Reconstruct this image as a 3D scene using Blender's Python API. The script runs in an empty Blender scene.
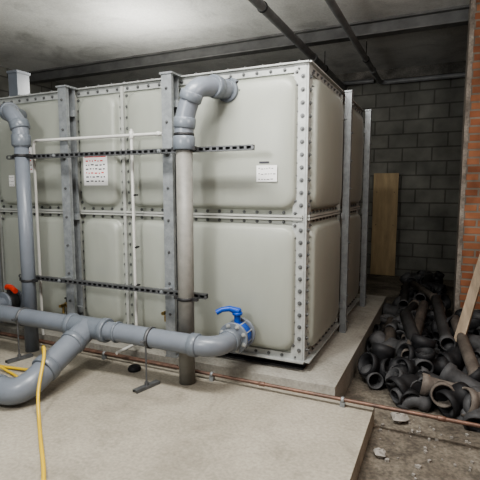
import bpy, math, random
from mathutils import Vector, Matrix
random.seed(7)
S = bpy.context.scene
COL = S.collection
try:
    S.view_settings.view_transform='AgX'; S.view_settings.look='AgX - Medium High Contrast'
except Exception: pass

# ------------------------------------------------------------------ materials
def newmat(name):
    m = bpy.data.materials.new(name); m.use_nodes = True
    nt = m.node_tree; b = nt.nodes['Principled BSDF']
    return m, nt, b

def plain(name, col, rough=0.5, metal=0.0, var=0.12, scale=6.0, bump=0.0, col2=None, spec=0.5, stretch=None):
    m, nt, b = newmat(name)
    tc = nt.nodes.new('ShaderNodeTexCoord')
    n = nt.nodes.new('ShaderNodeTexNoise'); n.inputs['Scale'].default_value = scale
    n.inputs['Detail'].default_value = 6; n.inputs['Roughness'].default_value = 0.65
    if stretch:
        mp = nt.nodes.new('ShaderNodeMapping'); mp.inputs['Scale'].default_value = stretch
        nt.links.new(tc.outputs['Object'], mp.inputs['Vector']); nt.links.new(mp.outputs['Vector'], n.inputs['Vector'])
    else:
        nt.links.new(tc.outputs['Object'], n.inputs['Vector'])
    r = nt.nodes.new('ShaderNodeValToRGB')
    r.color_ramp.elements[0].position = 0.3; r.color_ramp.elements[1].position = 0.72
    c2 = col2 if col2 else tuple(c*(1-var*2) for c in col)
    r.color_ramp.elements[0].color = (*c2, 1)
    r.color_ramp.elements[1].color = (*[min(1, c*(1+var*0.4)) for c in col], 1)
    nt.links.new(n.outputs['Fac'], r.inputs['Fac'])
    nt.links.new(r.outputs['Color'], b.inputs['Base Color'])
    b.inputs['Roughness'].default_value = rough
    b.inputs['Metallic'].default_value = metal
    b.inputs['Specular IOR Level'].default_value = spec
    if bump:
        n2 = nt.nodes.new('ShaderNodeTexNoise'); n2.inputs['Scale'].default_value = scale*12
        n2.inputs['Detail'].default_value = 5
        nt.links.new(tc.outputs['Object'], n2.inputs['Vector'])
        bp = nt.nodes.new('ShaderNodeBump'); bp.inputs['Strength'].default_value = bump
        bp.inputs['Distance'].default_value = 0.01
        nt.links.new(n2.outputs['Fac'], bp.inputs['Height'])
        nt.links.new(bp.outputs['Normal'], b.inputs['Normal'])
    return m

def concrete(name, cols, scale=1.2, bump=0.3, rough=0.85, speck=0.25, stain=0.0, stainscale=3.5):
    m, nt, b = newmat(name)
    tc = nt.nodes.new('ShaderNodeTexCoord')
    n = nt.nodes.new('ShaderNodeTexNoise'); n.inputs['Scale'].default_value = scale
    n.inputs['Detail'].default_value = 9; n.inputs['Roughness'].default_value = 0.62
    n.inputs['Distortion'].default_value = 0.3
    nt.links.new(tc.outputs['Object'], n.inputs['Vector'])
    r = nt.nodes.new('ShaderNodeValToRGB')
    e = r.color_ramp.elements
    e[0].position = 0.32; e[0].color = (*cols[0], 1)
    e[1].position = 0.7; e[1].color = (*cols[2], 1)
    k = e.new(0.5); k.color = (*cols[1], 1)
    nt.links.new(n.outputs['Fac'], r.inputs['Fac'])
    f = nt.nodes.new('ShaderNodeTexNoise'); f.inputs['Scale'].default_value = 55
    f.inputs['Detail'].default_value = 4
    nt.links.new(tc.outputs['Object'], f.inputs['Vector'])
    mr = nt.nodes.new('ShaderNodeMapRange')
    mr.inputs['From Min'].default_value = 0.3; mr.inputs['From Max'].default_value = 0.7
    mr.inputs['To Min'].default_value = 1-speck; mr.inputs['To Max'].default_value = 1+speck*0.4
    nt.links.new(f.outputs['Fac'], mr.inputs['Value'])
    s2 = nt.nodes.new('ShaderNodeTexNoise'); s2.inputs['Scale'].default_value = stainscale
    s2.inputs['Detail'].default_value = 10; s2.inputs['Roughness'].default_value = .7
    s2.inputs['Distortion'].default_value = 1.2
    nt.links.new(tc.outputs['Object'], s2.inputs['Vector'])
    m2 = nt.nodes.new('ShaderNodeMapRange')
    m2.inputs['From Min'].default_value = 0.50; m2.inputs['From Max'].default_value = 0.70
    m2.inputs['To Min'].default_value = 1; m2.inputs['To Max'].default_value = 1-stain
    nt.links.new(s2.outputs['Fac'], m2.inputs['Value'])
    mm = nt.nodes.new('ShaderNodeMath'); mm.operation='MULTIPLY'
    nt.links.new(mr.outputs['Result'], mm.inputs[0]); nt.links.new(m2.outputs['Result'], mm.inputs[1])
    mx = nt.nodes.new('ShaderNodeVectorMath'); mx.operation = 'SCALE'
    nt.links.new(r.outputs['Color'], mx.inputs[0]); nt.links.new(mm.outputs[0], mx.inputs['Scale'])
    nt.links.new(mx.outputs['Vector'], b.inputs['Base Color'])
    bp = nt.nodes.new('ShaderNodeBump'); bp.inputs['Strength'].default_value = bump
    bp.inputs['Distance'].default_value = 0.008
    nt.links.new(f.outputs['Fac'], bp.inputs['Height'])
    nt.links.new(bp.outputs['Normal'], b.inputs['Normal'])
    b.inputs['Roughness'].default_value = rough
    return m

def masonry(name, c1, c2, mortar, bw, rh, ms, stain=0.5):
    m, nt, b = newmat(name)
    tc = nt.nodes.new('ShaderNodeTexCoord')
    sp = nt.nodes.new('ShaderNodeSeparateXYZ'); nt.links.new(tc.outputs['Object'], sp.inputs[0])
    ad = nt.nodes.new('ShaderNodeMath'); ad.operation = 'ADD'
    nt.links.new(sp.outputs['X'], ad.inputs[0]); nt.links.new(sp.outputs['Y'], ad.inputs[1])
    cb = nt.nodes.new('ShaderNodeCombineXYZ')
    nt.links.new(ad.outputs[0], cb.inputs['X']); nt.links.new(sp.outputs['Z'], cb.inputs['Y'])
    br = nt.nodes.new('ShaderNodeTexBrick')
    br.inputs['Scale'].default_value = 1.0
    br.inputs['Brick Width'].default_value = bw; br.inputs['Row Height'].default_value = rh
    br.inputs['Mortar Size'].default_value = ms; br.inputs['Mortar Smooth'].default_value = 0.2
    br.inputs['Color1'].default_value = (*c1, 1); br.inputs['Color2'].default_value = (*c2, 1)
    br.inputs['Mortar'].default_value = (*mortar, 1)
    nt.links.new(cb.outputs[0], br.inputs['Vector'])
    n = nt.nodes.new('ShaderNodeTexNoise'); n.inputs['Scale'].default_value = 3.0
    n.inputs['Detail'].default_value = 8
    nt.links.new(tc.outputs['Object'], n.inputs['Vector'])
    mr = nt.nodes.new('ShaderNodeMapRange')
    mr.inputs['From Min'].default_value = 0.3; mr.inputs['From Max'].default_value = 0.7
    mr.inputs['To Min'].default_value = 1-stain; mr.inputs['To Max'].default_value = 1.15
    nt.links.new(n.outputs['Fac'], mr.inputs['Value'])
    mx = nt.nodes.new('ShaderNodeVectorMath'); mx.operation = 'SCALE'
    nt.links.new(br.outputs['Color'], mx.inputs[0]); nt.links.new(mr.outputs['Result'], mx.inputs['Scale'])
    nt.links.new(mx.outputs['Vector'], b.inputs['Base Color'])
    bp = nt.nodes.new('ShaderNodeBump'); bp.inputs['Strength'].default_value = 0.6
    bp.inputs['Distance'].default_value = 0.01; bp.invert = True
    nt.links.new(br.outputs['Fac'], bp.inputs['Height'])
    nt.links.new(bp.outputs['Normal'], b.inputs['Normal'])
    b.inputs['Roughness'].default_value = 0.9
    return m

M_slab = concrete('slab_concrete', [(0.27,0.245,0.20),(0.36,0.33,0.27),(0.43,0.395,0.33)], 1.1, 0.25, 0.75, 0.2, .22)
M_plinth = concrete('plinth_concrete', [(0.27,0.255,0.22),(0.35,0.335,0.295),(0.42,0.40,0.36)], 1.5, 0.25, 0.8, 0.2, .3)
M_floor = concrete('lower_floor_concrete', [(0.09,0.075,0.06),(0.17,0.148,0.118),(0.30,0.27,0.22)], 2.2, 0.5, 0.9, 0.45, .5)
M_ceil = concrete('ceiling_concrete', [(0.52,0.52,0.505),(0.70,0.70,0.685),(0.78,0.78,0.765)], 0.9, 0.3, 0.9, 0.12, .30, 1.3)
M_upper = concrete('ring_beam_concrete', [(0.10,0.095,0.085),(0.24,0.23,0.21),(0.40,0.38,0.35)], 1.8, 0.5, 0.9, 0.3)
M_block = masonry('concrete_blockwork', (0.175,0.175,0.158), (0.215,0.213,0.19), (0.115,0.113,0.10), 0.45, 0.225, 0.012, 0.4)
M_brick = masonry('red_brickwork', (0.25,0.095,0.05), (0.40,0.18,0.095), (0.24,0.21,0.17), 0.225, 0.075, 0.010, 0.7)
M_plaster = concrete('old_plaster', [(0.10,0.085,0.07),(0.24,0.21,0.18),(0.40,0.37,0.32)], 5, 0.6, 0.9, 0.3)
M_grp = plain('grp_panel', (0.345,0.360,0.318), 0.38, 0, 0.06, 1.6, 0.0, stretch=(1.6,1.6,.5))
M_flange = plain('grp_flange', (0.44,0.45,0.42), 0.45, 0, 0.10, 6)
M_galv = plain('galvanised_steel', (0.34,0.36,0.37), 0.42, 0.4, 0.16, 18)
M_galvl = plain('galvanised_angle', (0.44,0.455,0.44), 0.45, 0.2, 0.16, 10)
M_bolt = plain('bolt_steel', (0.16,0.165,0.165), 0.45, 0.4, 0.1, 20)
M_pvc = plain('grey_pvc', (0.18,0.20,0.23), 0.33, 0, 0.08, 5)
M_pvcd = plain('dusty_grey_pvc', (0.23,0.225,0.205), 0.5, 0, 0.16, 9)
M_sock = plain('pvc_socket', (0.155,0.175,0.20), 0.3, 0, 0.06, 7)
M_dark = plain('dark_steel', (0.05,0.05,0.052), 0.5, 0.4, 0.2, 16)
M_slot = plain('strut_steel', (0.17,0.175,0.18), 0.45, 0.5, 0.2, 16)
M_beam = plain('painted_beam', (0.15,0.15,0.147), 0.6, 0, 0.2, 5)
M_cpipe = plain('ceiling_pipe_paint', (0.24,0.245,0.25), 0.45, 0.0, 0.2, 5)
M_white = plain('white_plastic', (0.60,0.60,0.57), 0.35, 0, 0.06, 8)
M_copper = plain('dull_copper', (0.24,0.14,0.10), 0.5, 0.5, 0.2, 14, col2=(0.10,0.07,0.06))
M_blue = plain('blue_handle', (0.01,0.07,0.38), 0.35, 0, 0.05, 8)
M_red = plain('red_handle', (0.65,0.05,0.02), 0.35, 0, 0.05, 8)
M_yel = plain('yellow_hose_rubber', (0.68,0.47,0.05), 0.4, 0, 0.06, 8)
M_blk = plain('black_cast', (0.022,0.022,0.024), 0.6, 0.0, 0.3, 10, 0.15, spec=.35)
M_blk2 = plain('grey_black_cast', (0.085,0.085,0.087), 0.65, 0.0, 0.3, 8, 0.2, spec=.35)
M_rust = plain('rusty_pipe', (0.20,0.175,0.15), 0.75, 0.0, 0.3, 9, 0.4, col2=(0.08,0.065,0.055))
M_wood = plain('plywood', (0.45,0.34,0.20), 0.7, 0, 0.15, 5, stretch=(3,1,.5))
M_plank = plain('old_plank', (0.32,0.255,0.185), 0.75, 0, 0.2, 7, stretch=(4,1,.4))
M_paper = plain('paper_label', (0.80,0.80,0.79), 0.6, 0, 0.02, 5)
M_ink = plain('black_ink', (0.04,0.04,0.05), 0.6, 0, 0.02, 5)
M_rink = plain('red_ink', (0.55,0.03,0.03), 0.6, 0, 0.02, 5)
M_brass = plain('brass', (0.45,0.33,0.14), 0.35, 0.8, 0.1, 12)
M_rag = plain('grey_scrap', (0.35,0.33,0.30), 0.8, 0, 0.2, 12)

# ------------------------------------------------------------------ mesh builder
class MB:
    def __init__(s): s.v=[]; s.f=[]; s.m=[]; s.s=[]
    def add(s, vs, fs, mat=0, smooth=False):
        o=len(s.v); s.v += [tuple(x) for x in vs]
        for f in fs:
            s.f.append([i+o for i in f]); s.m.append(mat); s.s.append(smooth)
    def box(s, c, d, mat=0, R=None):
        c=Vector(c); vs=[]
        for sx in (-.5,.5):
            for sy in (-.5,.5):
                for sz in (-.5,.5):
                    p=Vector((sx*d[0],sy*d[1],sz*d[2]))
                    if R is not None: p=R@p
                    vs.append(c+p)
        s.add(vs,[(0,1,3,2),(4,6,7,5),(0,4,5,1),(2,3,7,6),(0,2,6,4),(1,5,7,3)],mat)
    def sweep(s, pts, rad, mat=0, seg=20, inner=None, cap=True, smooth=True):
        pts=[Vector(p) for p in pts]; n=len(pts)
        if not isinstance(rad,(list,tuple)): rad=[rad]*n
        T=[]
        for i in range(n):
            a=pts[max(i-1,0)]; b=pts[min(i+1,n-1)]
            t=(b-a)
            if t.length<1e-7: t=T[-1] if T else Vector((0,0,1))
            T.append(t.normalized())
        u=T[0].orthogonal().normalized(); U=[u]
        for i in range(1,n):
            q=T[i-1].rotation_difference(T[i]); u=q@u; u=(u-T[i]*u.dot(T[i])).normalized(); U.append(u)
        rings=[(pts[i],T[i],U[i],rad[i]) for i in range(n)]
        if inner: rings += [(pts[i],T[i],U[i],rad[i]*inner if inner<1 else rad[i]) for i in reversed(range(n))]
        vs=[]
        for p,t,u,r in rings:
            w=t.cross(u)
            for k in range(seg):
                a=2*math.pi*k/seg
                vs.append(p+(u*math.cos(a)+w*math.sin(a))*r)
        fs=[]; R=len(rings)
        for i in range(R-1 if not inner else R):
            j=(i+1)%R
            for k in range(seg):
                k2=(k+1)%seg
                fs.append((i*seg+k,i*seg+k2,j*seg+k2,j*seg+k))
        s.add(vs,fs,mat,smooth)
        if not inner and cap:
            s.add(vs[:seg],[tuple(reversed(range(seg)))],mat,False)
            s.add(vs[-seg:],[tuple(range(seg))],mat,False)
    def collar(s, c, d, r, L, mat=0, seg=24):
        c=Vector(c); d=Vector(d).normalized(); b=min(0.006,L*0.2)
        P=[c-d*(L/2),c-d*(L/2-.0001),c-d*(L/2-b),c+d*(L/2-b),c+d*(L/2-.0001),c+d*(L/2)]
        s.sweep(P,[r-b,r-b*.8,r,r,r-b*.8,r-b],mat,seg)
    def cyl(s, a, b, r, mat=0, seg=16, smooth=True): s.sweep([a,b],r,mat,seg,smooth=smooth)
    def bolt(s, p, n, mat=0, r=0.0085, h=0.010):
        p=Vector(p); n=Vector(n)
        s.sweep([p,p+n*0.003],r*1.45,mat,10,smooth=False)
        s.sweep([p+n*0.003,p+n*h],r,mat,6,smooth=False)
        s.sweep([p+n*h,p+n*(h+.006)],r*.5,mat,6,smooth=False)

def make(mb, name, mats, parent=None):
    me=bpy.data.meshes.new(name)
    me.from_pydata(mb.v,[],mb.f)
    for m in mats: me.materials.append(m)
    for i,p in enumerate(me.polygons):
        p.material_index=mb.m[i]; p.use_smooth=mb.s[i]
    me.update()
    import bmesh
    b=bmesh.new(); b.from_mesh(me); bmesh.ops.recalc_face_normals(b,faces=b.faces); b.to_mesh(me); b.free()
    ob=bpy.data.objects.new(name,me); COL.objects.link(ob)
    if parent: ob.parent=parent
    return ob
def empty(name):
    e=bpy.data.objects.new(name,None); COL.objects.link(e); e.empty_display_size=0.1; return e
def simple_box(name,c,d,mat,R=None,parent=None):
    mb=MB(); mb.box(c,d,0,R); return make(mb,name,[mat],parent)

def fillet(pts, R, n=9):
    pts=[Vector(p) for p in pts]; out=[pts[0]]
    for i in range(1,len(pts)-1):
        a,b,c=pts[i-1],pts[i],pts[i+1]
        d1=(a-b); d2=(c-b)
        t=min(R,d1.length*.48,d2.length*.48)
        p1=b+d1.normalized()*t; p2=b+d2.normalized()*t
        for k in range(n+1):
            x=k/n; out.append(p1*(1-x)**2+b*2*x*(1-x)+p2*x*x)
    out.append(pts[-1]); return out

# ------------------------------------------------------------------ room
ZL=-0.12; ZC=3.30
simple_box('floor',(-1.8,-0.2,ZL-.1),(7.8,10.4,.2),M_floor)
simple_box('ceiling',(-1.8,-0.2,ZC+.1),(7.8,10.4,.2),M_ceil)
simple_box('wall_back',(-1.8,5.1,(ZL+3.14)/2),(7.8,.2,3.14-ZL),M_block)
simple_box('trim_1',(-1.8,5.08,(3.14+ZC)/2),(7.8,.24,ZC-3.14),M_upper)
simple_box('wall_left',(-5.8,-0.2,(ZL+ZC)/2),(.2,10.4,ZC-ZL),M_block)
simple_box('wall_right',(2.2,-0.2,(ZL+ZC)/2),(.2,10.4,ZC-ZL),M_brick)
mb=MB(); mb.box((1.56,2.35,(ZL+ZC)/2),(1.06,.7,ZC-ZL),0)
mb.box((1.015,2.35,(ZL+ZC)/2),(.04,.72,ZC-ZL),1)
make(mb,'wall_pier',[M_brick,M_plaster])

simple_box('concrete_slab',(-2.59,-2.785,ZL/2),(6.22,5.23,-ZL),M_slab)
simple_box('concrete_plinth',(-2.715,1.2,(ZL+.07)/2),(5.97,2.74,.07-ZL),M_plinth)

# steel beam under ceiling
mb=MB()
mb.box((-1.8,2.7,ZC-.012),(7.8,.14,.024)); mb.box((-1.8,2.7,ZC-.155),(7.8,.14,.02)); mb.box((-1.8,2.7,ZC-.085),(7.8,.02,.14))
make(mb,'steel_beam',[M_beam])

# ceiling pipes
def hangers(mb,x,y,z,r):
    mb.collar((x,y,z),(0,1,0),r+.008,.03,1)
    mb.cyl((x,y,z),(x,y,ZC),.006,1,8)
mb=MB(); mb.cyl((-.80,-2.2,3.06),(-.80,4.95,3.06),.045,0,20)
for y in (-1,1.2,3.6): hangers(mb,-.80,y,3.06,.045)
for y in (0.3,3.0): mb.collar((-.80,y,3.06),(0,1,0),.054,.07,0)
make(mb,'ceiling_pipe',[M_cpipe,M_dark])
mb=MB()
mb.sweep(fillet([(-.19,-2.2,3.07),(-.19,4.85,3.07),(1.9,4.85,3.07)],.12),.037,0,20)
for y in (-1,1.0,3.4): hangers(mb,-.19,y,3.07,.037)
for y in (0.8,4.0): mb.collar((-.19,y,3.07),(0,1,0),.046,.06,0)
make(mb,'ceiling_pipe',[M_cpipe,M_dark])
mb=MB()
mb.cyl((-5.6,4.88,3.12),(-.3,4.88,3.12),.035,0,16)
make(mb,'ceiling_pipe',[M_cpipe])

# ------------------------------------------------------------------ water tank
tank=empty('water_tank')
def rrect(w,h,ins,r,n=8):
    r=min(r,min(w,h)*.5-.02)
    ins=min(ins,min(w,h)*.5-r-.01)
    x0,x1,y0,y1=ins,w-ins,ins,h-ins
    P=[]
    for cx,cy,a0 in ((x1-r,y1-r,0),(x0+r,y1-r,90),(x0+r,y0+r,180),(x1-r,y0+r,270)):
        for k in range(n):
            a=math.radians(a0+90*k/(n-1)); P.append((cx+r*math.cos(a),cy+r*math.sin(a)))
    return P
PZ=.074
def panel(mb,O,U,V,N,w,h):
    O,U,V,N=map(Vector,(O,U,V,N))
    L=[(0,.002,0),(.048,.085,0),(.051,.088,.003),(.057,.092,.022),(.065,.095,.040),(.075,.098,.050),(.095,.098,.055),(.14,.095,.062),(.19,.085,.067),(.26,.07,.072),(.34,.06,PZ)]
    if w<.8: L=L[:8]+[(.165,.06,.064)]
    vs=[];n=32
    for ins,r,o in L:
        for (a,b) in rrect(w,h,ins,r): vs.append(O+U*a+V*b+N*o)
    fs=[]
    for i in range(len(L)-1):
        for k in range(n):
            k2=(k+1)%n; fs.append((i*n+k,i*n+k2,(i+1)*n+k2,(i+1)*n+k))
    mb.add(vs,fs,0,True)
    mb.f.append([len(mb.v)-n+k for k in range(n)]); mb.m.append(0); mb.s.append(True)
xs=[-4,-3,-2,-1.5,-1,0]; zs=[.15,1.15,2.15]; ys=[0,1,2]
P=MB(); F=MB(); B=MB()
for i in range(len(xs)-1):
    for j in range(2):
        panel(P,(xs[i],0,zs[j]),(1,0,0),(0,0,1),(0,-1,0),xs[i+1]-xs[i],1)
        panel(P,(xs[i+1],2,zs[j]),(-1,0,0),(0,0,1),(0,1,0),xs[i+1]-xs[i],1)
for i in range(2):
    for j in range(2):
        panel(P,(0,ys[i],zs[j]),(0,1,0),(0,0,1),(1,0,0),1,1)
        panel(P,(-4,ys[i+1],zs[j]),(0,-1,0),(0,0,1),(-1,0,0),1,1)
for i in range(len(xs)-1):
    for j in range(2):
        panel(P,(xs[i],ys[j],2.155),(1,0,0),(0,1,0),(0,0,1),xs[i+1]-xs[i],1)
P.box((-2,1,1.15),(3.99,1.99,1.99),0)
make(P,'panels',[M_grp],tank)
for x in xs[1:-1]:
    F.box((x,-.013,1.15),(.026,.026,2.0),0)
for z in zs[1:-1]:
    F.box((-2,-.015,z-.010),(3.98,.03,.014),0); F.box((-2,-.015,z+.010),(3.98,.03,.014),0)
    F.box((.015,1,z-.010),(.03,1.98,.014),0); F.box((.015,1,z+.010),(.03,1.98,.014),0)
F.box((.013,1,1.15),(.026,.026,1.99),0)
F.box((-.040,-.008,1.15),(.084,.016,2.03),1); F.box((.008,.036,1.15),(.016,.096,2.03),1)
F.box((.007,1.965,1.15),(.014,.07,2.03),1)
F.box((-2,-.006,2.135),(4.0,.012,.05),1); F.box((-2,-.012,2.167),(4.04,.05,.010),1)
F.box((.006,1,2.135),(.012,2.0,.05),1); F.box((.012,1,2.1675),(.05,2.04,.010),1)
F.box((-2,-.006,.165),(4.0,.012,.05),1); F.box((.006,1,.165),(.012,2.0,.05),1)
F.box((-2,-.02,.1445),(4.04,.07,.009),1); F.box((.02,1,.144),(.07,2.04,.009),1)
make(F,'flanges',[M_flange,M_galvl],tank)
def frange(a,b,st):
    n=int(round((b-a)/st)); return [a+(b-a)*i/n for i in range(n+1)]
for z in zs:
    for x in frange(-3.95,-.05,.1):
        if min(abs(x-q) for q in xs)<.02: continue
        if z>2: B.bolt((x,-.012,z-.018),(0,-1,0))
        elif z<.2: B.bolt((x,-.012,z+.018),(0,-1,0))
        else:
            B.bolt((x,0,z+.032),(0,-1,0)); B.bolt((x,0,z-.032),(0,-1,0))
    for y in frange(.1,1.95,.1):
        if z>2: B.bolt((.012,y,z-.018),(1,0,0))
        elif z<.2: B.bolt((.012,y,z+.018),(1,0,0))
        else:
            B.bolt((0,y,z+.032),(1,0,0)); B.bolt((0,y,z-.032),(1,0,0))
for z in frange(.22,2.08,.0845):
    for x in xs[1:-1]:
        B.bolt((x-.03,0,z),(0,-1,0)); B.bolt((x+.03,0,z),(0,-1,0))
    B.bolt((-.022,-.016,z),(0,-1,0),r=.0105); B.bolt((-.064,-.016,z+.03),(0,-1,0),r=.008)
    B.bolt((.016,.025,z),(1,0,0),r=.0105); B.bolt((.016,.065,z+.03),(1,0,0),r=.008)
    B.bolt((0,.97,z),(1,0,0)); B.bolt((0,1.03,z),(1,0,0)); B.bolt((.014,1.96,z),(1,0,0))
for x in frange(-3.95,-.05,.13):
    B.bolt((x,-.012,2.171),(0,0,1),r=.010)
make(B,'bolts',[M_bolt],tank)
G=MB()
for y in (.06,.66,1.3,1.94):
    G.box((-2,y,.078),(4.0,.1,.012)); G.box((-2,y,.133),(4.0,.1,.012)); G.box((-2,y,.107),(4.0,.012,.06))
make(G,'base_beams',[M_dark],tank)
G=MB(); G.box((-3.26,.5,2.38),(.13,.15,.32),0); G.box((-3.26,.5,2.55),(.15,.17,.025),0)
make(G,'float_valve_housing',[M_pvc],tank)

# labels on tank
def label(name,x,z,w,h,y=None,red=0,lines=4,head=False):
    if y is None: y=-(PZ+.0015)
    mb=MB(); mb.box((x,y,z),(w,.002,h),0)
    yy=y-.0016
    if head:
        mb.box((x,yy,z+h*.44),(w*.9,.001,h*.05),2)
    rd=random.Random(int(abs(x)*1000)&255)
    for i in range(lines):
        zz=z+h*(.30-.66*i/max(1,lines-1)); px=x-w*.40
        while px<x+w*.34:
            lw=rd.uniform(.03,.10)*w*1.3
            mb.box((px+lw/2,yy,zz+rd.uniform(-.003,.003)),(lw,.001,h*.04),2 if (red and i%red==0) else 1)
            px+=lw+w*.06
    make(mb,name,[M_paper,M_ink,M_rink],tank)
label('notice_sheet',-1.755,1.50,.25,.25,y=-.066,red=3,lines=6,head=True)
label('maker_label',-.25,1.45,.15,.11,lines=3)
mb=MB(); mb.box((-.27,-.0735,1.525),(.07,.004,.012),0); make(mb,'printed_mark',[M_ink],tank)
label('small_label',-2.73,1.42,.07,.10,lines=3,y=-.0755)
label('warning_sheet',-2.52,1.60,.14,.22,red=2,lines=5)

# ------------------------------------------------------------------ steel columns
def column(x,y,wx=.09,dy=.10,z0=.0705,z1=2.16,side=False):
    mb=MB(); zc=(z0+z1)/2; h=z1-z0
    def bx(cx,cy,sx,sy,cz=zc,hz=h,mat=0):
        if side: mb.box((x+cy,y+cx,cz),(sy,sx,hz),mat)
        else: mb.box((x+cx,y-cy,cz),(sx,sy,hz),mat)
    bx(0,-dy/2,wx*.85,.008); bx(0,dy/2,wx,.008)
    bx(-wx*.38,0,.007,dy)
    bx(wx*.38,dy*.32,.007,dy*.34)
    bx(0,0,wx*1.2,dy*1.1,z0+.006,.012); bx(0,0,wx*1.25,dy*1.25,z1+.005,.014)
    for z in (z0+.25,(z0+z1)/2,z1-.2):
        bx(0,-.02,wx*1.35,.03,z,.05,0)
    for z in frange(z0+.1,z1-.1,.25):
        if side: mb.bolt((x+dy/2+.004,y,z),(1,0,0),1,r=.008)
        else: mb.bolt((x,y-dy/2-.004,z),(0,-1,0),1,r=.008)
    return make(mb,'steel_column',[M_galv,M_bolt])
column(-.985,-.115,.085); column(-1.985,-.115,.085); column(-3.0,-.115,.085)
column(.077,1.0,.06,.05,side=True); column(.085,2.0,.06,.05,side=True)

# ------------------------------------------------------------------ strut rails
def rail(x0,x1,y,z):
    mb=MB(); L=x1-x0; xc=(x0+x1)/2; H=.034
    mb.box((xc,y,z+H/2-.0015),(L,.038,.003),0); mb.box((xc,y,z-H/2+.0015),(L,.038,.003),0)
    mb.box((xc,y-.018,z+H/2-.004),(L,.003,.008),0); mb.box((xc,y-.018,z-H/2+.004),(L,.003,.008),0)
    mb.box((xc,y+.018,z),(L,.003,H),2)
    n=int(L/.05)
    for i in range(n+1):
        mb.box((x0+L*i/n,y-.018,z),(.018,.003,H*.6),0)
    return mb
r1=rail(-2.52,-.27,-.26,1.61)
for x in (-.985,-1.985): r1.box((x,-.205,1.61),(.05,.08,.03),1); r1.bolt((x,-.279,1.61),(0,-1,0),1,r=.010)
make(r1,'strut_rail',[M_slot,M_galv,M_dark])
r1=rail(-2.45,-.62,-.26,.60)
for x in (-.985,-1.985): r1.box((x,-.205,.60),(.05,.08,.03),1); r1.bolt((x,-.279,.60),(0,-1,0),1,r=.010)
make(r1,'strut_rail',[M_slot,M_galv,M_dark])

# ------------------------------------------------------------------ risers
def clamp(mb,c,d,r,mat):
    mb.collar(c,d,r+.006,.022,mat,24)
    c=Vector(c)
    mb.box(c+Vector((r+.018,0,0)),(.035,.03,.022),mat); mb.box(c+Vector((-r-.018,0,0)),(.035,.03,.022),mat)
XB,YB=-.723,-.365
mb=MB()
mb.sweep([(XB,YB,0.001),(XB,YB,1.62)],.055,1,28,inner=.93)
path=fillet([(XB,YB,1.60),(XB,YB,1.80),(-.64,YB,2.00),(-.575,-.20,2.025),(-.54,-.01,2.025)],.10,8)
mb.sweep(path,.064,0,28)
mb.collar((XB,YB,1.645),(0,0,1),.073,.09,2)
mb.collar((XB+.006,YB,1.775),(.1,0,1),.073,.07,2)
mb.collar((-.665,YB,1.94),(.40,0,.9),.075,.06,2)
mb.collar((-.575,-.20,2.025),(.1,1,0),.076,.07,2)
mb.collar((-.543,-.035,2.02),(0,1,0),.095,.03,2)
mb.collar((-.545,-.065,2.02),(0,1,0),.078,.05,2)
mb.collar((XB,YB,1.70),(0,0,1),.068,.02,3)
for a in range(8):
    t=a*math.pi/4; mb.bolt((-.543+.084*math.cos(t),-.05,2.02+.084*math.sin(t)),(0,-1,0),3,r=.007)
clamp(mb,(XB,YB,1.61),(0,0,1),.055,3); clamp(mb,(XB,YB,.60),(0,0,1),.055,3)
mb.box((XB,YB+.068,1.61),(.03,.034,.03),3); mb.box((XB,YB+.068,.60),(.03,.034,.03),3)
make(mb,'pvc_riser_pipe',[M_pvc,M_pvcd,M_sock,M_dark])
XA=-2.235
mb=MB()
mb.sweep([(XA,YB,0.001),(XA,YB,1.75)],.055,0,28,inner=.93)
path=fillet([(XA,YB,1.68),(XA,YB,1.86),(-2.36,YB,1.97),(-2.52,-.2,1.98),(-2.60,-.01,1.98)],.10,8)
mb.sweep(path,.064,0,28)
mb.collar((XA,YB,1.73),(0,0,1),.073,.09,1); mb.collar((XA-.01,YB,1.85),(-.3,0,1),.075,.07,1)
mb.collar((-2.40,YB+.04,1.97),(-.9,.4,.1),.076,.07,1)
mb.collar((-2.60,-.035,1.98),(0,1,0),.095,.03,1)
clamp(mb,(XA,YB,1.61),(0,0,1),.055,2); clamp(mb,(XA,YB,.60),(0,0,1),.055,2)
mb.box((XA,YB+.068,1.61),(.03,.034,.03),2); mb.box((XA,YB+.068,.60),(.03,.034,.03),2)
make(mb,'pvc_riser_pipe',[M_pvc,M_sock,M_dark])

# ------------------------------------------------------------------ manifold with tee
YM,ZM=-.50,.335; XE=-.41
man=empty('pvc_manifold')
mb=MB()
mb.sweep(fillet([(-4.2,YM,ZM),(XE,YM,ZM),(XE,-.10,ZM)],.15,12),.066,0,32)
mb.collar((XE-.17,YM,ZM),(1,0,0),.077,.06,1)
mb.collar((XE,-.33,ZM),(0,1,0),.077,.05,1)
XT=-1.48
mb.sweep([(XT-.17,YM,ZM),(XT+.17,YM,ZM)],.078,1,32)
mb.collar((XT-.16,YM,ZM),(1,0,0),.087,.05,1,32); mb.collar((XT+.16,YM,ZM),(1,0,0),.087,.05,1,32)
mb.collar((XT+.27,YM,ZM),(1,0,0),.076,.02,3)
bd=Vector((.03,-.62,-.23)).normalized(); t0=Vector((XT,YM,ZM))
mb.sweep([t0,t0+bd*.17],.080,1,32); mb.collar(t0+bd*.17,bd,.090,.05,1,32)
p2=t0+bd*.66
p2.z=.096
bp=fillet([t0,p2,p2+Vector((-.25,-.02,0)),p2+Vector((-2.2,-.02,0))],.16,10)
mb.sweep(bp,.082,0,32)
mb.collar(t0+bd*.44,bd,.093,.06,1,32); mb.collar(p2+Vector((-.20,-.02,0)),(-1,0,0),.093,.06,1,32)
mb.collar((-.92,YM,ZM),(1,0,0),.073,.022,2)
make(mb,'pipework',[M_pvc,M_sock,M_dark,M_sock],man)
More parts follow.
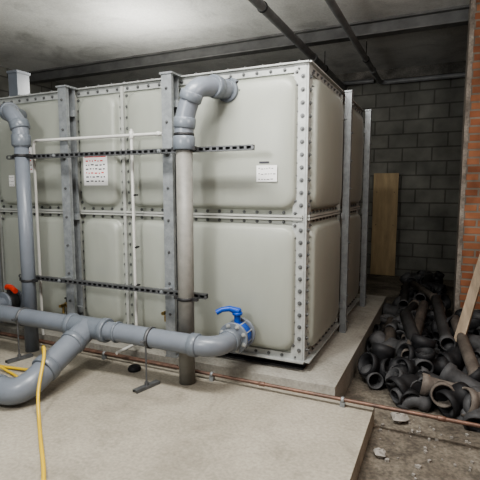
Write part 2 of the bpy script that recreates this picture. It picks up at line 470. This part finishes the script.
def support(x):
    mb=MB()
    mb.collar((x,YM,ZM),(1,0,0),.075,.025,0)
    mb.box((x,YM-.085,ZM),(.025,.04,.012),0); mb.box((x,YM+.085,ZM),(.025,.04,.012),0)
    mb.cyl((x,YM-.06,.02),(x,YM-.06,ZM-.02),.006,0,8)
    mb.cyl((x,YM-.06,.02),(x,YM-.06,.045),.014,0,6)
    R=Matrix.Rotation(math.radians(75),3,'Z')
    mb.box((x,YM-.06,.0205),(.20,.041,.003),0,R)
    mb.box(Vector((x,YM-.06,.011))+R@Vector((0,.02,0)),(.20,.003,.021),0,R)
    mb.box(Vector((x,YM-.06,.011))+R@Vector((0,-.02,0)),(.20,.003,.021),0,R)
    make(mb,'pipe_support',[M_slot],man)
support(-.925); support(-2.15)
vv=MB()
vv.collar((XE,-.27,ZM),(0,1,0),.108,.022,0,32); vv.collar((XE,-.205,ZM),(0,1,0),.092,.085,1,32)
vv.collar((XE,-.14,ZM),(0,1,0),.108,.022,0,32); vv.cyl((XE,-.14,ZM),(XE,0.0,ZM),.062,0,28)
vv.collar((XE,-.03,ZM),(0,1,0),.10,.03,0,32)
for a in range(8):
    t=(a+.5)*math.pi/4; q=(XE+.088*math.cos(t),-.285,ZM+.088*math.sin(t)); 
    vv.cyl((q[0],-.29,q[2]),(q[0],-.12,q[2]),.006,2,8); vv.bolt((q[0],-.281,q[2]),(0,-1,0),2,r=.011)
vv.cyl((XE,-.205,ZM+.08),(XE,-.205,ZM+.15),.022,1,16); vv.collar((XE,-.205,ZM+.155),(0,0,1),.036,.02,1)
vv.sweep([(XE+.01,-.205,ZM+.17),(XE-.05,-.23,ZM+.19),(XE-.09,-.26,ZM+.185),(XE-.125,-.275,ZM+.165)],[.026,.020,.017,.019],3,14)
vv.collar((XE,-.205,ZM+.175),(0,0,1),.028,.03,3)
make(vv,'butterfly_valve',[M_pvc,M_blue,M_galvl,M_blue],man)
vv=MB(); XR=-2.68
vv.cyl((XR,0,ZM),(XR,YM,ZM),.055,0,24)
vv.collar((XR,-.27,ZM),(0,1,0),.10,.022,0,32); vv.collar((XR,-.205,ZM),(0,1,0),.085,.085,1,32); vv.collar((XR,-.14,ZM),(0,1,0),.10,.022,0,32)
vv.cyl((XR,-.205,ZM+.07),(XR,-.205,ZM+.15),.02,1,16)
vv.sweep([(XR-.02,-.205,ZM+.13),(XR+.06,-.23,ZM+.14),(XR+.15,-.26,ZM+.12)],[.028,.024,.022],2,14)
make(vv,'butterfly_valve_red',[M_pvc,M_dark,M_red],man)
for x,z in ((-2.12,.34),(-1.06,.40)):
    vv=MB(); vv.cyl((x,0,z),(x,-.16,z),.014,0,12); vv.collar((x,-.08,z),(0,1,0),.024,.03,0,8)
    vv.cyl((x,-.12,z),(x,-.12,z-.07),.011,0,12); vv.cyl((x,-.08,z),(x,-.08,z+.05),.007,1,8)
    vv.box((x+.02,-.08,z+.055),(.075,.018,.010),1)
    make(vv,'drain_cock',[M_brass,M_dark],tank)

# ------------------------------------------------------------------ white pipes
mb=MB()
mb.sweep(fillet([(-1.03,-.165,1.745),(-2.285,-.205,1.745),(-2.285,-.205,.08)],.04,6),.012,0,14)
mb.cyl((-1.294,-.18,1.79),(-1.294,-.18,.12),.012,0,14)
mb.collar((-1.294,-.18,1.745),(0,0,1),.018,.06,0,14); mb.collar((-1.06,-.168,1.745),(1,0,0),.018,.03,0,14)
for z in (1.3,.9,.6): mb.collar((-1.294,-.17,z),(0,0,1),.020,.015,1,14); mb.box((-1.294,-.15,z),(.02,.04,.012),1)
mb.cyl((-1.294,-.18,.14),(-1.294,-.42,.14),.012,0,14)
make(mb,'white_overflow_pipe',[M_white,M_dark])

# ------------------------------------------------------------------ copper pipe on floor
mb=MB()
mb.cyl((-4.5,-.266,.045),(1.9,-.266,.045),.012,0,12)
mb.cyl((-4.5,-.215,.03),(-.9,-.215,.03),.010,0,12)
for x in (-1.55,-.58,.34,-2.4):
    mb.collar((x,-.266,.045),(1,0,0),.019,.02,1,12); mb.box((x,-.266,.016),(.03,.03,.032),1)
for x in (-.2,.9): mb.collar((x,-.266,.045),(1,0,0),.0155,.05,0,12)
make(mb,'copper_floor_pipe',[M_copper,M_galv])
mb=MB(); mb.sweep([(-1.19,-.35,0.001),(-1.19,-.35,.028),(-1.19,-.35,.034)],[.045,.045,.038],0,24); mb.collar((-1.19,-.35,.014),(0,0,1),.049,.012,0)
make(mb,'black_pipe_cap',[M_blk])

# ------------------------------------------------------------------ hose
def smooth_path(P,n=8):
    P=[Vector(p) for p in P]; out=[]
    for i in range(len(P)-1):
        a=P[max(i-1,0)];b=P[i];c=P[i+1];d=P[min(i+2,len(P)-1)]
        for k in range(n):
            t=k/n
            out.append(0.5*((2*b)+(c-a)*t+(2*a-5*b+4*c-d)*t*t+(3*b-a-3*c+d)*t**3))
    out.append(P[-1]); return out
mb=MB()
mb.sweep(smooth_path([(-2.3,-.75,.012),(-1.75,-.72,.05),(-1.54,-.86,.29),(-1.42,-.96,.28),(-1.32,-1.10,.13),(-1.22,-1.19,.014),(-1.05,-1.33,.011),(-.76,-1.57,.011),(-.55,-1.80,.011),(-.5,-2.3,.011)]),.0105,0,12)
make(mb,'yellow_hose',[M_yel])
mb=MB()
mb.sweep(smooth_path([(-3.2,-.62,.012),(-2.6,-.66,.2),(-2.2,-.75,.05),(-1.85,-.82,.012),(-1.70,-.92,.012),(-2.0,-.93,.012),(-2.5,-.90,.012)]),.009,0,12)
make(mb,'yellow_hose',[M_yel])

# ------------------------------------------------------------------ plywood & plank
R=Matrix.Rotation(math.radians(-1.5),3,'X')
mb=MB(); mb.box((-.06,4.93,.755),(.40,.018,1.72),0,R)
for z in (.2,.75,1.3):
    for x in (-.2,.08): mb.box((x,4.918,z),(.012,.006,.012),1,R)
make(mb,'plywood_board',[M_wood,M_dark])
a=Vector((.99,.80,.10)); b=Vector((1.34,1.93,1.25)); d=(b-a); z=d.normalized(); x=Vector((0.95,-.3,0)); x=(x-z*x.dot(z)).normalized(); y=z.cross(x)
R=Matrix((x,y,z)).transposed()
simple_box('timber_plank',(a+b)/2,(.075,.03,d.length),M_plank,R)

# ------------------------------------------------------------------ heap of old pipe fittings
random.seed(33)
def rot_to(d,roll):
    return d.to_track_quat('Z','Y').to_matrix()@Matrix.Rotation(roll,3,'Z')
def xf(P,R,c): return [R@Vector(p)+c for p in P]
def straight(H,c,R,L,r,mat):
    P=[(0,0,-L/2),(0,0,-L/2+.045),(0,0,-L/2+.055),(0,0,L/2-.055),(0,0,L/2-.045),(0,0,L/2)]
    H.sweep(xf(P,R,c),[r*1.18,r*1.18,r,r,r*1.18,r*1.18],mat,20,inner=.84)
def elbow(H,c,R,r,mat,ang=90):
    rb=r*1.5;P=[];rad=[];n=9; L=.055
    P.append((0,0,-L));rad.append(r*1.2);P.append((0,0,-.012));rad.append(r*1.2)
    for k in range(n):
        a=math.radians(ang)*k/(n-1); P.append((rb*(1-math.cos(a)),0,rb*math.sin(a))); rad.append(r)
    a=math.radians(ang);e=Vector(P[-1]);t=Vector((math.sin(a),0,math.cos(a)))
    P.append(e+t*.012);rad.append(r*1.2);P.append(e+t*L);rad.append(r*1.2)
    H.sweep(xf(P,R,c),rad,mat,20,inner=.84)
def tee(H,c,R,r,mat):
    straight(H,c,R,.26,r,mat)
    P=[(r*.5,0,0),(r*1.4,0,.0),(r*1.5,0,0),(r*2.3,0,0)]
    H.sweep(xf(P,R,c),[r,r,r*1.18,r*1.18],mat,20,inner=.84)
def ring(H,c,R,r,mat):
    P=[(0,0,-.03),(0,0,-.01),(0,0,.01),(0,0,.03)]
    H.sweep(xf(P,R,c),[r,r*1.12,r*1.12,r],mat,20,inner=.85)
def hmax(x,y):
    e=min(1,max(0,(x-.34)/.55))
    return .0+.20*e*min(1,max(.2,(y+.2)/1.5))
H1=MB(); H2=MB()
for (a,b,r,m) in [((.52,.52,-.02),(.44,1.45,.08),.055,2),((.66,.62,.06),(.72,1.7,.22),.048,2),((.40,.85,-.04),(.38,1.7,.03),.045,1),
                  ((.78,.45,.05),(.58,1.35,.19),.055,1),((.93,.75,.16),(.82,1.75,.28),.048,1),((1.12,.35,.06),(.98,1.2,.24),.045,2),((.46,1.2,.08),(.62,1.9,.16),.04,1)]:
    a=Vector(a);b=Vector(b); n=(b-a).normalized()
    H1.sweep([a,a+n*.06,a+n*.07,b],[r*1.2,r*1.2,r,r],m,18,inner=.85)
for (a,b,r,m) in [((.66,2.2,.16),(.70,3.6,.15),.05,1),((.82,2.0,.22),(.55,2.9,.18),.04,2),((.5,2.1,.1),(.45,3.2,.1),.045,1)]:
    a=Vector(a);b=Vector(b); n=(b-a).normalized()
    H2.sweep([a,a+n*.06,a+n*.07,b],[r*1.2,r*1.2,r,r],m,18,inner=.85)
for i in range(200):
    back = i%3==0
    H=H2 if back else H1
    if back: y=random.uniform(2.0,4.3); x=random.uniform(.42,.84)
    else:
        y=random.uniform(.08,1.85); x=random.uniform(.38,1.45)
        if y<.40: x=random.uniform(.62,1.45)
        elif random.random()<.35: x=random.uniform(.38,.8)
    r=random.choice([.042,.05,.058,.066,.076])
    h=hmax(x,y); z=ZL+r*1.2+random.random()*h
    az=random.uniform(0,6.28); el=random.uniform(-.5,.5)
    d=Vector((math.cos(az)*math.cos(el),math.sin(az)*math.cos(el),math.sin(el)))
    R=rot_to(d,random.uniform(0,6.28)); c=Vector((x,y,z)); m=random.choices([0,1,2],[6,5,.8])[0]
    k=random.random()
    if k<.45: elbow(H,c,R,r,m,random.choice([90,90,45]))
    elif k<.72: straight(H,c,R,random.uniform(.16,.38),r,m)
    elif k<.87: tee(H,c,R,r,m)
    else: ring(H,c,R,r*1.15,m)
H1.v=[(max(v[0],.285),min(v[1],1.96),max(v[2],ZL+.001)) for v in H1.v]
H2.v=[(min(max(v[0],.285),.985),max(v[1],1.97),max(v[2],ZL+.001)) for v in H2.v]
make(H1,'heap_of_pipe_fittings',[M_blk,M_blk2,M_rust])
make(H2,'heap_of_pipe_fittings',[M_blk,M_blk2,M_rust])

def scrap(name,c,s,mat,seed):
    random.seed(seed); mb=MB(); vs=[];n=9;m=6
    for j in range(m+1):
        ph=math.pi*j/m
        for i in range(n):
            a=2*math.pi*i/n; rr=random.uniform(.6,1.1)
            vs.append((c[0]+s[0]*rr*math.sin(ph)*math.cos(a),c[1]+s[1]*rr*math.sin(ph)*math.sin(a),max(c[2]+s[2]*math.cos(ph)*rr,ZL+.001)))
    fs=[]
    for j in range(m):
        for i in range(n): fs.append((j*n+i,j*n+(i+1)%n,(j+1)*n+(i+1)%n,(j+1)*n+i))
    mb.add(vs,fs,0,False); make(mb,name,[mat])
scrap('crumpled_wrapper',(.60,-.52,ZL+.022),(.04,.035,.025),M_rag,3)
scrap('crumpled_wrapper',(.66,-.08,ZL+.03),(.06,.06,.03),M_rag,5)
scrap('brick_fragment',(.98,-.75,ZL+.02),(.05,.02,.02),M_plank,9)
random.seed(4)
mb=MB()
for i in range(140):
    x=random.uniform(.56,1.3);y=random.uniform(-1.4,-.02);q=random.uniform(.004,.014)
    mb.box((x,y,ZL+q*.5),(q*1.5,q,q),0,Matrix.Rotation(random.uniform(0,3),3,'Z'))
make(mb,'scattered_rubble',[M_rag])

# ------------------------------------------------------------------ lights
def area(name,loc,rot,size,sizey,power,col=(1,1,1)):
    l=bpy.data.lights.new(name,'AREA'); l.shape='RECTANGLE'; l.size=size; l.size_y=sizey; l.energy=power; l.color=col
    o=bpy.data.objects.new(name,l); o.location=loc; o.rotation_euler=rot; COL.objects.link(o)
def point(name,loc,power,r,col=(1,1,1)):
    l=bpy.data.lights.new(name,'POINT'); l.energy=power; l.shadow_soft_size=r; l.color=col
    o=bpy.data.objects.new(name,l); o.location=loc; COL.objects.link(o)
area('fluorescent_lamp',(-.3,-1.5,3.15),(math.radians(12),0,0),1.5,.3,115,(1,.985,.95))
point('fill_light',(-.9,-2.9,2.1),125,.2,(1,.99,.97))  # added fill near the camera, lifts the ceiling; no real fitting
point('fill_light_back',(-2.4,1.4,2.6),50,.15,(1,.98,.93))  # invented light over the tank, brightens the rear ceiling
point('fill_light_side',(1.3,-.9,2.2),50,.2,(1,.985,.95))  # unseen extra light put in for the tank's side face and heap
w=bpy.data.worlds.new('world'); S.world=w; w.use_nodes=True
w.node_tree.nodes['Background'].inputs[0].default_value=(.9,.95,1,1); w.node_tree.nodes['Background'].inputs[1].default_value=.6

# ------------------------------------------------------------------ camera
cd=bpy.data.cameras.new('camera'); cam=bpy.data.objects.new('camera',cd); COL.objects.link(cam)
cd.sensor_width=36; cd.sensor_fit='HORIZONTAL'; cd.lens=36*448/480; cd.clip_start=.02
cam.location=(.865,-2.946,1.34); cam.rotation_euler=(math.radians(90-6.4),0,math.radians(24.6))
S.camera=cam
